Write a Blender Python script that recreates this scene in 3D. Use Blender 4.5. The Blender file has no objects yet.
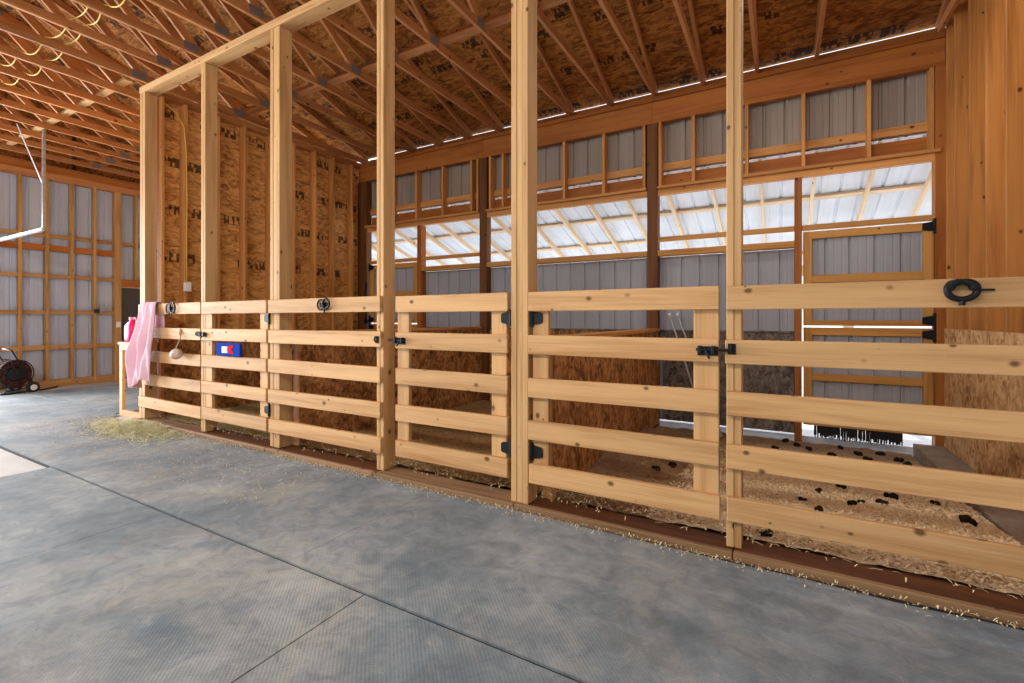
import bpy, bmesh, math, random
from mathutils import Vector, Matrix, noise
random.seed(7)
C = bpy.context.scene.collection
S = bpy.context.scene
PI = math.pi

# ------------------------------------------------------------------ helpers
def lin(r, g, b):
    f = lambda c: (c/255/12.92) if c/255 <= .04045 else ((c/255+.055)/1.055)**2.4
    return (f(r), f(g), f(b), 1)

class NT:
    def __init__(s, name):
        s.m = bpy.data.materials.new(name); s.m.use_nodes = True
        s.t = s.m.node_tree; s.b = s.t.nodes['Principled BSDF']
    def n(s, typ, **kw):
        nd = s.t.nodes.new(typ)
        for k, v in kw.items():
            if k in nd.inputs: nd.inputs[k].default_value = v
            else: setattr(nd, k, v)
        return nd
    def l(s, a, b): s.t.links.new(a, b)
    def ramp(s, fac, stops):
        r = s.n('ShaderNodeValToRGB'); e = r.color_ramp.elements
        while len(e) < len(stops): e.new(.5)
        for el, (p, c) in zip(e, stops): el.position = p; el.color = c
        s.l(fac, r.inputs[0]); return r.outputs[0]
    def mix(s, fac, a, b, bt='MIX'):
        m = s.n('ShaderNodeMix', data_type='RGBA', blend_type=bt)
        for sock, v in ((m.inputs[0], fac), (m.inputs[6], a), (m.inputs[7], b)):
            if isinstance(v, (int, float, tuple)): sock.default_value = v
            else: s.l(v, sock)
        return m.outputs[2]
    def math(s, op, a, b=0, c=None):
        m = s.n('ShaderNodeMath', operation=op)
        for i, v in enumerate((a, b) if c is None else (a, b, c)):
            if isinstance(v, (int, float)): m.inputs[i].default_value = v
            else: s.l(v, m.inputs[i])
        return m.outputs[0]
    def coords(s, scale=(1, 1, 1), rand=True, off=(0, 0, 0)):
        tc = s.n('ShaderNodeTexCoord'); mp = s.n('ShaderNodeMapping')
        mp.inputs['Scale'].default_value = scale; mp.inputs['Location'].default_value = off
        s.l(tc.outputs['Object'], mp.inputs[0])
        if rand:
            oi = s.n('ShaderNodeObjectInfo')
            v = s.n('ShaderNodeVectorMath', operation='SCALE'); v.inputs[0].default_value = (37, 91, 53)
            s.l(oi.outputs['Random'], v.inputs['Scale'])
            ad = s.n('ShaderNodeVectorMath', operation='ADD')
            s.l(mp.outputs[0], ad.inputs[0]); s.l(v.outputs[0], ad.inputs[1]); return ad.outputs[0]
        return mp.outputs[0]
    def bump(s, h, strength=.3, dist=.01):
        b = s.n('ShaderNodeBump'); b.inputs['Strength'].default_value = strength; b.inputs['Distance'].default_value = dist
        s.l(h, b.inputs['Height']); s.l(b.outputs[0], s.b.inputs['Normal'])
    def col(s, c):
        if isinstance(c, tuple): s.b.inputs['Base Color'].default_value = c
        else: s.l(c, s.b.inputs['Base Color'])

def plain(name, rgb, rough=.6, metal=0, spec=.5):
    m = NT(name); m.col(lin(*rgb)); m.b.inputs['Roughness'].default_value = rough
    m.b.inputs['Metallic'].default_value = metal; m.b.inputs['Specular IOR Level'].default_value = spec
    return m.m

def wood(name, light, dark, knot=(95, 55, 25), var=.12, rough=.6, knots=.62):
    m = NT(name)
    n1 = m.n('ShaderNodeTexNoise', Scale=1, Detail=3, Distortion=.4); m.l(m.coords((.7, 11, 11)), n1.inputs['Vector'])
    n2 = m.n('ShaderNodeTexNoise', Scale=1, Detail=2); m.l(m.coords((3, 120, 120)), n2.inputs['Vector'])
    g = m.math('ADD', m.math('MULTIPLY', n1.outputs[0], .8), m.math('MULTIPLY', n2.outputs[0], .3))
    c = m.ramp(g, [(.34, lin(*dark)), (.58, lin(*light)), (.8, lin(*[min(255, x*1.06) for x in light]))])
    oi = m.n('ShaderNodeObjectInfo')
    hv = m.n('ShaderNodeHueSaturation')
    m.l(m.math('ADD', m.math('MULTIPLY', oi.outputs['Random'], var*2), 1-var), hv.inputs['Value'])
    m.l(c, hv.inputs['Color'])
    v = m.n('ShaderNodeTexVoronoi', Scale=1, feature='F1'); m.l(m.coords((6.5, 9, 9)), v.inputs['Vector'])
    sp = m.n('ShaderNodeSeparateColor'); m.l(v.outputs['Color'], sp.inputs[0])
    sel = m.math('GREATER_THAN', sp.outputs[0], knots)
    size = m.math('MULTIPLY_ADD', sp.outputs[1], .15, .05)
    k = m.math('SUBTRACT', 1, m.math('SMOOTH_MIN', 1, m.math('DIVIDE', v.outputs['Distance'], size), .2))
    k = m.math('MULTIPLY', m.math('MAXIMUM', k, 0), sel)
    k = m.math('MINIMUM', m.math('MULTIPLY', k, 2.2), .95)
    m.col(m.mix(k, hv.outputs[0], lin(*knot)))
    m.b.inputs['Roughness'].default_value = rough; m.b.inputs['Specular IOR Level'].default_value = .25
    m.bump(n2.outputs[0], .12, .004)
    return m.m

def osb(name, light, mid, dark, ink=True, vert=False):
    m = NT(name)
    sc = (16, 42, 42) if not vert else ((42, 17, 40) if ink else (38, 32, 23))
    n = m.n('ShaderNodeTexNoise', Scale=3, Detail=2); m.l(m.coords(), n.inputs['Vector'])
    base = m.coords(sc)
    add = m.n('ShaderNodeVectorMath', operation='MULTIPLY_ADD'); add.inputs[1].default_value = (5, 5, 5)
    m.l(n.outputs['Color'], add.inputs[0]); m.l(base, add.inputs[2])
    v = m.n('ShaderNodeTexVoronoi', Scale=1, feature='F1'); m.l(add.outputs[0], v.inputs['Vector'])
    sp = m.n('ShaderNodeSeparateColor'); m.l(v.outputs['Color'], sp.inputs[0])
    v2 = m.n('ShaderNodeTexVoronoi', Scale=.45, feature='F1'); m.l(add.outputs[0], v2.inputs['Vector'])
    sp2 = m.n('ShaderNodeSeparateColor'); m.l(v2.outputs['Color'], sp2.inputs[0])
    big = m.n('ShaderNodeTexNoise', Scale=1.6, Detail=3); m.l(m.coords(), big.inputs['Vector'])
    f = m.math('ADD', m.math('ADD', m.math('MULTIPLY', sp.outputs[0], .40), m.math('MULTIPLY', sp2.outputs[1], .30)), m.math('MULTIPLY', big.outputs[0], .45))
    c = m.ramp(f, [(.22, lin(*dark)), (.5, lin(*mid)), (.82, lin(*light))])
    if ink:   # rows of smeared grade stamps printed on the sheets
        tc = m.n('ShaderNodeTexCoord'); sx = m.n('ShaderNodeSeparateXYZ'); m.l(tc.outputs['Object'], sx.inputs[0])
        oi = m.n('ShaderNodeObjectInfo')
        a, b = (sx.outputs[2], sx.outputs[1]) if vert else (sx.outputs[1], sx.outputs[0])
        row = m.math('MULTIPLY', m.math('ADD', a, 40), 1/.64)
        fr = m.math('FRACT', row); ri = m.math('FLOOR', row)
        bb = m.math('ADD', b, m.math('MULTIPLY', ri, 7.31))
        bb = m.math('ADD', bb, m.math('MULTIPLY', oi.outputs['Random'], 50))
        cell = m.n('ShaderNodeTexWhiteNoise', noise_dimensions='2D')
        cv = m.n('ShaderNodeCombineXYZ'); m.l(m.math('FLOOR', m.math('MULTIPLY', bb, 38)), cv.inputs[0]); m.l(m.math('FLOOR', m.math('MULTIPLY', fr, 12)), cv.inputs[1]); m.l(cv.outputs[0], cell.inputs[0])
        word = m.n('ShaderNodeTexWhiteNoise', noise_dimensions='2D')
        wv = m.n('ShaderNodeCombineXYZ'); m.l(m.math('FLOOR', m.math('MULTIPLY', bb, 3.6)), wv.inputs[0]); m.l(ri, wv.inputs[1]); m.l(wv.outputs[0], word.inputs[0])
        band = m.math('LESS_THAN', m.math('ABSOLUTE', m.math('SUBTRACT', fr, .5)), .1)
        gap = m.math('GREATER_THAN', m.math('FRACT', m.math('MULTIPLY', bb, 3.6)), .14)
        ink_ = m.math('MULTIPLY', m.math('MULTIPLY', band, gap), m.math('MULTIPLY', m.math('GREATER_THAN', cell.outputs[0], .38), m.math('GREATER_THAN', word.outputs[0], .42)))
        c = m.mix(m.math('MULTIPLY', ink_, .82), c, lin(30, 25, 20))
    m.col(c); m.b.inputs['Roughness'].default_value = .75; m.b.inputs['Specular IOR Level'].default_value = .2
    m.bump(sp.outputs[0], .2, .004)
    return m.m

def noisy(name, cols, scale=6, detail=6, rough=.8, bump=.3, dist=.01, stretch=(1, 1, 1), spec=.2, rand=False):
    m = NT(name)
    n = m.n('ShaderNodeTexNoise', Scale=scale, Detail=detail, Roughness=.65); m.l(m.coords(stretch, rand), n.inputs['Vector'])
    st = [(.32+.4*i/(len(cols)-1), lin(*c)) for i, c in enumerate(cols)]
    m.col(m.ramp(n.outputs[0], st)); m.b.inputs['Roughness'].default_value = rough; m.b.inputs['Specular IOR Level'].default_value = spec
    if bump: m.bump(n.outputs[0], bump, dist)
    return m.m

def mesh_obj(name, bm, mat, parent=None, loc=None, smooth=False):
    me = bpy.data.meshes.new(name)
    bmesh.ops.recalc_face_normals(bm, faces=bm.faces[:])
    bm.to_mesh(me); bm.free()
    if mat: me.materials.append(mat)
    if smooth:
        for p in me.polygons: p.use_smooth = True
    o = bpy.data.objects.new(name, me); C.objects.link(o)
    place(o, parent, Matrix.Translation(Vector(loc)) if loc is not None else Matrix.Identity(4))
    return o

WM = {}     # world matrices
def place(o, parent, M):
    WM[o.name] = M.copy()
    if parent is not None:
        o.parent = parent
        o.matrix_local = WM[parent.name].inverted() @ M
    else:
        o.matrix_world = M

def thing(name, label=None, cat=None, loc=(0, 0, 0), group=None, kind=None):
    o = bpy.data.objects.new(name, None); C.objects.link(o); o.empty_display_size = .1
    place(o, None, Matrix.Translation(Vector(loc))); tag(o, label, cat, group, kind); return o

def tag(o, label=None, cat=None, group=None, kind=None):
    if label: o['label'] = label
    if cat: o['category'] = cat
    if group: o['group'] = group
    if kind: o['kind'] = kind
    return o

BOXES = {}
def beam(name, p0, p1, w, t, mat, parent=None, wdir=(0, 0, 1), bev=.003):
    """one board from p0 to p1, w wide along wdir, t thick; grain along local X"""
    p0, p1 = Vector(p0), Vector(p1); x = p1-p0; L = x.length; x.normalize()
    y = Vector(wdir); y = (y - x*y.dot(x)).normalized(); z = x.cross(y)
    key = (round(L, 4), round(w, 4), round(t, 4), mat.name, bev)
    me = BOXES.get(key)
    if me is None:
        bm = bmesh.new(); bmesh.ops.create_cube(bm, size=1)
        bmesh.ops.scale(bm, vec=(L, w, t), verts=bm.verts)
        if bev: bmesh.ops.bevel(bm, geom=bm.edges[:], offset=min(bev, t*.3), segments=1, affect='EDGES')
        me = bpy.data.meshes.new(name); bm.to_mesh(me); bm.free(); me.materials.append(mat); BOXES[key] = me
    o = bpy.data.objects.new(name, me); C.objects.link(o)
    R = Matrix((x, y, z)).transposed().to_4x4()
    place(o, parent, Matrix.Translation((p0+p1)/2) @ R)
    return o

def box(name, a, b, mat, parent=None, bev=.003):
    """axis-aligned board between two corners, grain along its longest side"""
    a, b = Vector(a), Vector(b); d = [abs(b[i]-a[i]) for i in range(3)]; c = (a+b)/2
    i = d.index(max(d)); j, k = [q for q in range(3) if q != i]
    if d[j] < d[k]: j, k = k, j
    e = [Vector((1, 0, 0)), Vector((0, 1, 0)), Vector((0, 0, 1))]
    return beam(name, c-e[i]*d[i]/2, c+e[i]*d[i]/2, d[j], d[k], mat, parent, e[j], bev)

def tube_bm(bm, pts, r, seg=8, caps=True, radii=None):
    pts = [Vector(p) for p in pts]; rings = []
    up = Vector((0, 0, 1)); prev = None
    for i, p in enumerate(pts):
        d = (pts[min(i+1, len(pts)-1)]-pts[max(i-1, 0)]).normalized()
        if prev is None:
            u = d.orthogonal().normalized()
        else:
            u = (prev - d*prev.dot(d)).normalized()
        prev = u; v = d.cross(u); rr = radii[i] if radii else r
        rings.append([bm.verts.new(p+(u*math.cos(a)+v*math.sin(a))*rr) for a in [2*PI*k/seg for k in range(seg)]])
    for a, b in zip(rings, rings[1:]):
        for k in range(seg): bm.faces.new((a[k], a[(k+1) % seg], b[(k+1) % seg], b[k]))
    if caps and len(rings) > 1:
        bm.faces.new(rings[0][::-1]); bm.faces.new(rings[-1])
def tube(name, pts, r, mat, parent=None, seg=8, closed=False):
    bm = bmesh.new(); tube_bm(bm, pts, r, seg); return mesh_obj(name, bm, mat, parent, smooth=True)
def cyl(name, p0, p1, r, mat, parent=None, seg=20, r2=None):
    bm = bmesh.new(); tube_bm(bm, [p0, p1], r, seg, radii=[r, r2 if r2 is not None else r]); return mesh_obj(name, bm, mat, parent)
def torus_pts(c, rx, rz, n=28, axis='y', a0=0, a1=2*PI):
    out = []
    for i in range(n+1):
        a = a0+(a1-a0)*i/n
        u, w = math.cos(a)*rx, math.sin(a)*rz
        out.append(Vector(c)+(Vector((u, 0, w)) if axis == 'y' else Vector((0, u, w))))
    return out
def lathe(name, prof, mat, parent=None, loc=(0, 0, 0), seg=24, axis='z'):
    bm = bmesh.new(); rings = []
    for r, h in prof:
        ring = []
        for k in range(seg):
            a = 2*PI*k/seg; p = (r*math.cos(a), r*math.sin(a), h)
            if axis == 'y': p = (p[0], h, p[1])
            if axis == 'x': p = (h, p[0], p[1])
            ring.append(bm.verts.new(p))
        rings.append(ring)
    for a, b in zip(rings, rings[1:]):
        for k in range(seg): bm.faces.new((a[k], a[(k+1) % seg], b[(k+1) % seg], b[k]))
    bm.faces.new(rings[0][::-1]); bm.faces.new(rings[-1])
    return mesh_obj(name, bm, mat, parent, loc, smooth=False)

def ribbed(name, u0, u1, z0, z1, org, udir, ndir, mat, parent=None, pitch=.2286, phase=0, zdir=(0, 0, 1)):
    """sheet steel: flat pans, a trapezoid rib every nine inches and two small pencil ribs between; ribs stand out along ndir"""
    u = u0; prof = []
    k0 = math.floor((u0-phase)/pitch)-1
    k = k0
    P = []
    while True:
        b = phase+k*pitch
        if b > u1+pitch: break
        P += [(b-.022, 0), (b-.010, .019), (b+.010, .019), (b+.022, 0)]
        for q in (1/3, 2/3): P += [(b+pitch*q-.009, 0), (b+pitch*q, .003), (b+pitch*q+.009, 0)]
        k += 1
    P = [(max(u0, min(u1, a)), h) for a, h in P if u0-.03 <= a <= u1+.03]
    P = [(u0, 0)]+P+[(u1, 0)]
    bm = bmesh.new(); U, N, Z, O = Vector(udir), Vector(ndir), Vector(zdir), Vector(org)
    prev = None
    for a, h in P:
        v0 = bm.verts.new(O+U*a+N*h+Z*z0); v1 = bm.verts.new(O+U*a+N*h+Z*z1)
        if prev: bm.faces.new((prev[0], v0, v1, prev[1]))
        prev = (v0, v1)
    o = mesh_obj(name, bm, mat, parent)
    md = o.modifiers.new('gauge', 'SOLIDIFY'); md.thickness = .0015; md.offset = 0
    return o

# ------------------------------------------------------------------ materials
M_FENCE = wood('fresh_pine', (204, 160, 108), (172, 124, 74), knot=(104, 70, 42), var=.09, knots=.2)
M_POST = wood('post_pine', (202, 160, 108), (170, 124, 74), knot=(100, 68, 40), var=.08, knots=.25)
M_CHORD = wood('truss_fir', (190, 132, 80), (152, 96, 50), knot=(100, 55, 28), var=.12)
M_STUD = wood('stud_fir', (208, 148, 84), (172, 110, 50), knot=(85, 42, 18), var=.12, knots=.55)
M_STUDR = wood('dark_stud_fir', (190, 130, 68), (148, 92, 40), knot=(78, 38, 16), var=.14, knots=.45)  # stud fir in a darker tone for the right wall
M_HEAD = wood('header_fir', (176, 108, 48), (140, 76, 28), knot=(80, 40, 16), var=.12)
M_DARKP = wood('treated_post', (112, 70, 34), (74, 42, 18), knot=(40, 22, 10), var=.1)
M_WGIRT = wood('wall_girt', (190, 148, 94), (154, 108, 58), knot=(100, 60, 30), var=.1)
M_DOORW = wood('door_frame_pine', (200, 146, 78), (166, 108, 46), knot=(90, 48, 20), var=.1)
M_RAFT = wood('pale_rafter', (232, 205, 170), (210, 176, 132), var=.06)
M_SILL = wood('worn_sill', (150, 116, 82), (106, 78, 52), knot=(70, 45, 28), var=.1)
M_KICK = wood('stained_kick', (98, 58, 32), (62, 36, 20), var=.1)
M_OSBROOF = osb('roof_osb', (186, 126, 62), (144, 90, 38), (84, 48, 18))
M_OSBWALL = osb('wall_osb', (238, 190, 122), (212, 156, 88), (148, 102, 54), vert=True)
M_OSBLOW = osb('kick_osb', (200, 146, 90), (152, 102, 58), (96, 60, 32), ink=False, vert=True)
M_OSBRIGHT = osb('pale_osb', (236, 198, 146), (206, 160, 106), (150, 106, 64), ink=False, vert=True)
M_OSBGREY = osb('dusty_osb', (138, 127, 116), (104, 95, 86), (66, 60, 53), ink=False, vert=True)
def steel(name, rgb):
    m = NT(name); n = m.n('ShaderNodeTexNoise', Scale=1.5, Detail=3); m.l(m.coords((1, 1, .4)), n.inputs['Vector'])
    c = [int(x*.93) for x in rgb]
    m.col(m.ramp(n.outputs[0], [(.35, lin(*c)), (.65, lin(*rgb))])); m.b.inputs['Roughness'].default_value = .5
    m.b.inputs['Specular IOR Level'].default_value = .3
    return m.m
M_STEEL = steel('painted_steel_back', (168, 169, 174))
M_STEELWARM = steel('warm_lit_steel_back', (160, 146, 132))  # same back steel, warm light off the framing put into its colour
M_STEELW = steel('painted_steel_white', (198, 214, 240))
M_ROOFW = steel('white_roof_steel', (226, 232, 240))
M_GALV = noisy('galvanised', [(150, 153, 158), (190, 193, 198)], 20, 3, .45, 0)
M_GALV.node_tree.nodes['Principled BSDF'].inputs['Metallic'].default_value = .5
M_BLACK = plain('black_iron', (15, 15, 17), .55, 0, .3)
M_BLACKP = plain('black_plastic', (24, 24, 26), .5)
M_RUBB = plain('black_rubber', (26, 27, 30), .7)
M_GREYMETAL = plain('grey_pole_metal', (150, 150, 152), .4, .4)
M_WHITE = plain('white_plastic', (235, 235, 232), .5)
M_YEL = plain('yellow_cable_sheath', (224, 186, 70), .5)
M_PINKJUG = plain('magenta_plastic', (226, 22, 120), .3)
M_BLUE = plain('blue_plastic', (16, 58, 156), .9, 0, .08)
M_RED = plain('red_paint', (206, 30, 38), .9, 0, .08)
M_DARKDOOR = plain('dark_brown_paint', (74, 66, 58), .7)
M_SALT = noisy('salt_block', [(196, 170, 150), (226, 206, 190)], 20, 4, .5, .4, .004)
M_ROPE = noisy('rope', [(176, 150, 126), (206, 184, 160)], 60, 3, .9, .5, .003)
M_HAY = noisy('hay', [(176, 174, 126), (222, 220, 180), (204, 198, 150)], 9, 2, .9, 0)
M_HAYB = noisy('straw_bits', [(214, 190, 140), (236, 218, 176)], 9, 2, .9, 0)
M_MANURE = noisy('manure', [(24, 18, 14), (52, 38, 28)], 30, 4, .95, .6, .01)
M_SNOW = noisy('snow', [(236, 240, 246), (250, 251, 253)], 2, 4, .6, .3, .05)
M_CONC = noisy('bare_concrete', [(180, 179, 175), (206, 205, 201)], 2.5, 8, .7, .08, .003)
M_CURB = noisy('curb_concrete', [(132, 118, 104), (168, 152, 136)], 5, 8, .8, .2, .004)

def mat_fleece():
    m = NT('pink_fleece')
    n = m.n('ShaderNodeTexNoise', Scale=160, Detail=3); m.l(m.coords((1, 1, 1), False), n.inputs['Vector'])
    m.col(m.ramp(n.outputs[0], [(.3, lin(226, 180, 194)), (.7, lin(244, 208, 218))]))
    m.b.inputs['Roughness'].default_value = .95; m.b.inputs['Sheen Weight'].default_value = .3
    m.bump(n.outputs[0], .3, .004); return m.m
M_FLEECE = mat_fleece()

def mat_rubber_mat():
    m = NT('rubber_floor_mat')
    tc = m.n('ShaderNodeTexCoord'); co = m.n('ShaderNodeMapping'); m.l(tc.outputs['Generated'], co.inputs[0])
    geo = m.n('ShaderNodeNewGeometry')
    w = geo.outputs['Position']
    n1 = m.n('ShaderNodeTexNoise', Scale=1.1, Detail=9, Roughness=.68); m.l(w, n1.inputs['Vector'])
    n2 = m.n('ShaderNodeTexNoise', Scale=.75, Detail=8, Roughness=.7); m.l(w, n2.inputs['Vector']); n2.inputs['Distortion'].default_value = .8
    n3 = m.n('ShaderNodeTexNoise', Scale=110, Detail=2); m.l(w, n3.inputs['Vector'])
    c = m.ramp(n1.outputs[0], [(.32, lin(92, 103, 112)), (.47, lin(126, 136, 142)), (.60, lin(154, 161, 164)), (.74, lin(186, 188, 186))])
    c = m.mix(m.ramp(n2.outputs[0], [(.50, (0, 0, 0, 1)), (.72, (.75, .75, .75, 1))]), c, lin(178, 172, 156))
    n4 = m.n('ShaderNodeTexNoise', Scale=7, Detail=10, Roughness=.75); m.l(w, n4.inputs['Vector']); n4.inputs['Distortion'].default_value = 1.2
    c = m.mix(m.ramp(n4.outputs[0], [(.36, (.5, .5, .5, 1)), (.52, (0, 0, 0, 1))]), c, lin(92, 100, 108))
    c = m.mix(m.ramp(n4.outputs[0], [(.56, (0, 0, 0, 1)), (.74, (.45, .45, .45, 1))]), c, lin(200, 198, 188))
    c = m.mix(m.math('MULTIPLY', n3.outputs[0], .3), c, lin(98, 106, 112))
    sx = m.n('ShaderNodeSeparateXYZ'); m.l(w, sx.inputs[0])
    a = m.math('SINE', m.math('MULTIPLY', sx.outputs[0], 2*PI/.021)); b = m.math('SINE', m.math('MULTIPLY', sx.outputs[1], 2*PI/.021))
    g = m.math('MULTIPLY', a, b)
    c = m.mix(m.math('MULTIPLY', m.math('GREATER_THAN', g, .25), .07), c, lin(60, 64, 74))
    m.col(c); m.b.inputs['Roughness'].default_value = .75; m.b.inputs['Specular IOR Level'].default_value = .3
    m.bump(g, .14, .003); return m.m
M_MAT = mat_rubber_mat()

def bedding_mat(name, cols, fleck, dirty=None):
    m = NT(name)
    n = m.n('ShaderNodeTexNoise', Scale=2.2, Detail=8, Roughness=.7); m.l(m.coords((1, 1, 1), False), n.inputs['Vector'])
    v = m.n('ShaderNodeTexVoronoi', Scale=55); m.l(m.coords((1, 1.6, 1), False), v.inputs['Vector'])
    sp = m.n('ShaderNodeSeparateColor'); m.l(v.outputs['Color'], sp.inputs[0])
    c = m.ramp(n.outputs[0], [(.3+.4*i/(len(cols)-1), lin(*q)) for i, q in enumerate(cols)])
    c = m.mix(m.math('MULTIPLY', sp.outputs[0], .75), c, lin(*fleck))
    c = m.mix(m.math('MULTIPLY', m.math('GREATER_THAN', sp.outputs[1], .92), .6), c, lin(70, 48, 30))
    if dirty:      # dung-soaked corner along the left partition and the trodden strip by the back door
        tc = m.n('ShaderNodeTexCoord'); sx = m.n('ShaderNodeSeparateXYZ'); m.l(tc.outputs['Object'], sx.inputs[0])
        q = m.math('ADD', m.math('MULTIPLY', sx.outputs[0], -1.6), m.math('MULTIPLY', n.outputs[0], 2.2))
        a = m.ramp(q, [(.0, (0, 0, 0, 1)), (1, (1, 1, 1, 1))]) ; 
        mr = m.n('ShaderNodeMapRange'); m.l(q, mr.inputs[0]); mr.inputs[1].default_value = 1.75; mr.inputs[2].default_value = 2.5
        mr2 = m.n('ShaderNodeMapRange'); m.l(m.math('ADD', sx.outputs[1], m.math('MULTIPLY', n.outputs[0], 1.2)), mr2.inputs[0]); mr2.inputs[1].default_value = 6.1; mr2.inputs[2].default_value = 6.9
        c = m.mix(m.math('MULTIPLY', m.math('MAXIMUM', mr.outputs[0], mr2.outputs[0]), .8), c, lin(*dirty))
    m.col(c); m.b.inputs['Roughness'].default_value = .95; m.b.inputs['Specular IOR Level'].default_value = .1
    m.bump(sp.outputs[0], .8, .02); return m.m
M_BED3 = bedding_mat('shavings_bedding', [(178, 142, 100), (226, 202, 166), (240, 222, 192)], (240, 226, 198), dirty=(112, 72, 36))
M_BED2 = bedding_mat('brown_straw_bedding', [(110, 76, 40), (150, 116, 72), (176, 146, 98)], (190, 164, 116))
M_BED1 = bedding_mat('green_hay_bedding', [(120, 100, 58), (166, 158, 100), (190, 184, 130)], (206, 202, 150))

# ------------------------------------------------------------------ key dimensions (metres; x along the fence, y into the stalls)
YF = 2.86            # front of the fence rails
YP = 2.90            # front of the posts behind rails
YB = 6.46            # inner face of the back wall framing
XR, XL = 1.48, -7.0  # stud faces of the right and left stall walls
XW = -12.2           # far left wall framing face
ZP = 4.216           # underside of the plates
ZC = 4.292           # underside of the truss bottom chords
EAVE_Y = 6.62
def roof_z(y): return 4.455 + .338*(6.55-y)    # underside of the roof deck
RIDGE_Y = 0.0

# ------------------------------------------------------------------ setting: ground, floor
def slab(name, x0, x1, y0, y1, z0, z1, mat, kind='structure'):
    o = box(name, (x0, y0, z0), (x1, y1, z1), mat, bev=0); o['kind'] = kind; return o
slab('floor', XW-.2, 6, -7, 2.83, -.2, 0, M_CONC)
slab('floor_alcove', XW-.2, -7.16, 2.83, 6.7, -.2, 0, M_CONC)
slab('ground_snow', -60, 60, 6.72, 70, -.5, -.10, M_SNOW)
slab('ground_yard', -60, 60, -60, -7, -.5, -.05, M_SNOW)
slab('ground_side', -60, XW-.2, -7, 6.72, -.5, -.06, M_SNOW)
slab('ground_subsoil', -7.16, 6, 2.83, 6.72, -.6, -.30, M_KICK)

# rubber mats
def rubber_mat(x0, x1, y0, y1, label, curl=None, gx=.002, gy=.010):
    bm = bmesh.new(); nx, ny = 40, 12
    V = [[None]*(ny+1) for _ in range(nx+1)]
    for i in range(nx+1):
        for j in range(ny+1):
            x = x0+gx+(x1-x0-2*gx)*i/nx; y = y0+gy+(y1-y0-2*gy)*j/ny
            z = .016
            if curl and j > ny-2: z += curl*max(0, i/nx-.3)*(.6+.4*math.sin(i*.9)); y -= .09*max(0, i/nx-.2)
            V[i][j] = bm.verts.new((x, y, z))
    for i in range(nx):
        for j in range(ny): bm.faces.new((V[i][j], V[i+1][j], V[i+1][j+1], V[i][j+1]))
    bmesh.ops.translate(bm, vec=(-x0, -y0, 0), verts=bm.verts)
    o = mesh_obj('rubber_mat', bm, M_MAT, None, (x0, y0, 0))
    md = o.modifiers.new('thick', 'SOLIDIFY'); md.thickness = .0115; md.offset = -1
    tag(o, label, 'floor mat', 'rubber mats on the aisle floor'); return o
rubber_mat(-5.58, -3.6, .3, 1.6, 'grey rubber aisle mat whose edge borders the pale bare concrete')
rubber_mat(-3.6, -1.715, .3, 1.6, 'grey rubber aisle mat at lower left, second from the bare concrete corner')
rubber_mat(-1.712, 1.9, .3, 1.6, 'dark grey rubber aisle mat at bottom centre, below the long seam')
rubber_mat(-12.15, -7.752, 1.6, 2.91, 'pale dusty rubber mat in front of the hose reel and wooden stand', gx=.0008)
rubber_mat(-7.75, -5.3, 1.6, 2.81, 'grey rubber mat under the spilled hay at the far fence end', gx=.0006)
rubber_mat(-5.3, -2.3, 1.6, 2.81, 'dusty grey rubber mat in front of the middle fixed fence panel', gx=.0008)
rubber_mat(-2.3, 1.9, 1.6, 2.81, 'dark grey rubber mat along the right fence panel with its edge lifting at the sill', curl=.03)
rubber_mat(-11.5, -7.95, 2.92, 4.75, 'dark grey rubber mat beyond the wooden stand by the steel wall')

M_SEAM = plain('seam_dark', (38, 36, 34), .9)  # dark strips added so the gaps along the mats read as dark lines
for a, b, lab in (((-12.1, 1.585), (1.9, 1.615), 'dark strip laid in the long seam between the aisle mats'),
                  ((-2.312, 1.618), (-2.288, 2.6), 'dark strip laid in the short seam above the long aisle seam'),
                  ((-1.725, .3), (-1.702, 1.582), 'dark strip laid in the short seam below the long aisle seam'),
                  ((-1.5, 2.62), (1.9, 2.82), 'dark strip laid under the lifting mat edge along the sill')):
    o = box('seam_dark', (*a, .0), (*b, .004), M_SEAM, bev=0); tag(o, lab, 'dirt', kind='stuff')

# ------------------------------------------------------------------ fence posts and header beam
def fence_post(x0, x1, y0, depth, n, label, z0=.042):
    t = thing('fence_post', label, 'post', ((x0+x1)/2, y0+depth/2, z0), 'full-height stall front posts')
    w = (x1-x0)/n
    for i in range(n):
        box('ply', (x0+i*w, y0+(.003 if i % 2 else 0), z0), (x0+(i+1)*w, y0+depth, ZP), M_POST, t, bev=.004)
    return t
fence_post(-7.169, -7.042, YP, .14, 3, 'pale laminated wooden post at the far left end, behind the pink blanket')
fence_post(-5.719, -5.640, YP, .14, 2, 'slim pale wooden post beside the gate latch left of the blue plate')
fence_post(-4.445, -4.294, YP, .14, 3, 'pale laminated wooden post between the blue-plate gate and the middle fixed panel')
fence_post(-2.976, -2.898, YP, .14, 2, 'slim pale wooden post between the middle fixed panel and the narrow gate')
fence_post(-1.642, -1.508, 2.865, .145, 3, 'stout pale laminated hinge post standing between two gates with black hinges')
fence_post(-0.266, -0.189, YP, .14, 2, 'two-ply pale wooden post nearest the camera, at the right panel')
hb = thing('header_beam', 'long pale wooden beam lying across the tops of the fence posts', 'beam', (-3, 2.95, ZP))
box('plate', (-7.168, YP-.01, ZP), (-2.2, YP+.145, ZP+.038), M_POST, hb)
box('plate', (-7.168, YP-.01, ZP+.038), (-3.4, YP+.145, ZC-.0005), M_POST, hb)
box('plate', (-2.2, YP-.01, ZP), (1.48, YP+.145, ZP+.038), M_POST, hb)
box('plate', (-3.4, YP-.01, ZP+.038), (1.48, YP+.145, ZC-.0005), M_POST, hb)

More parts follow.
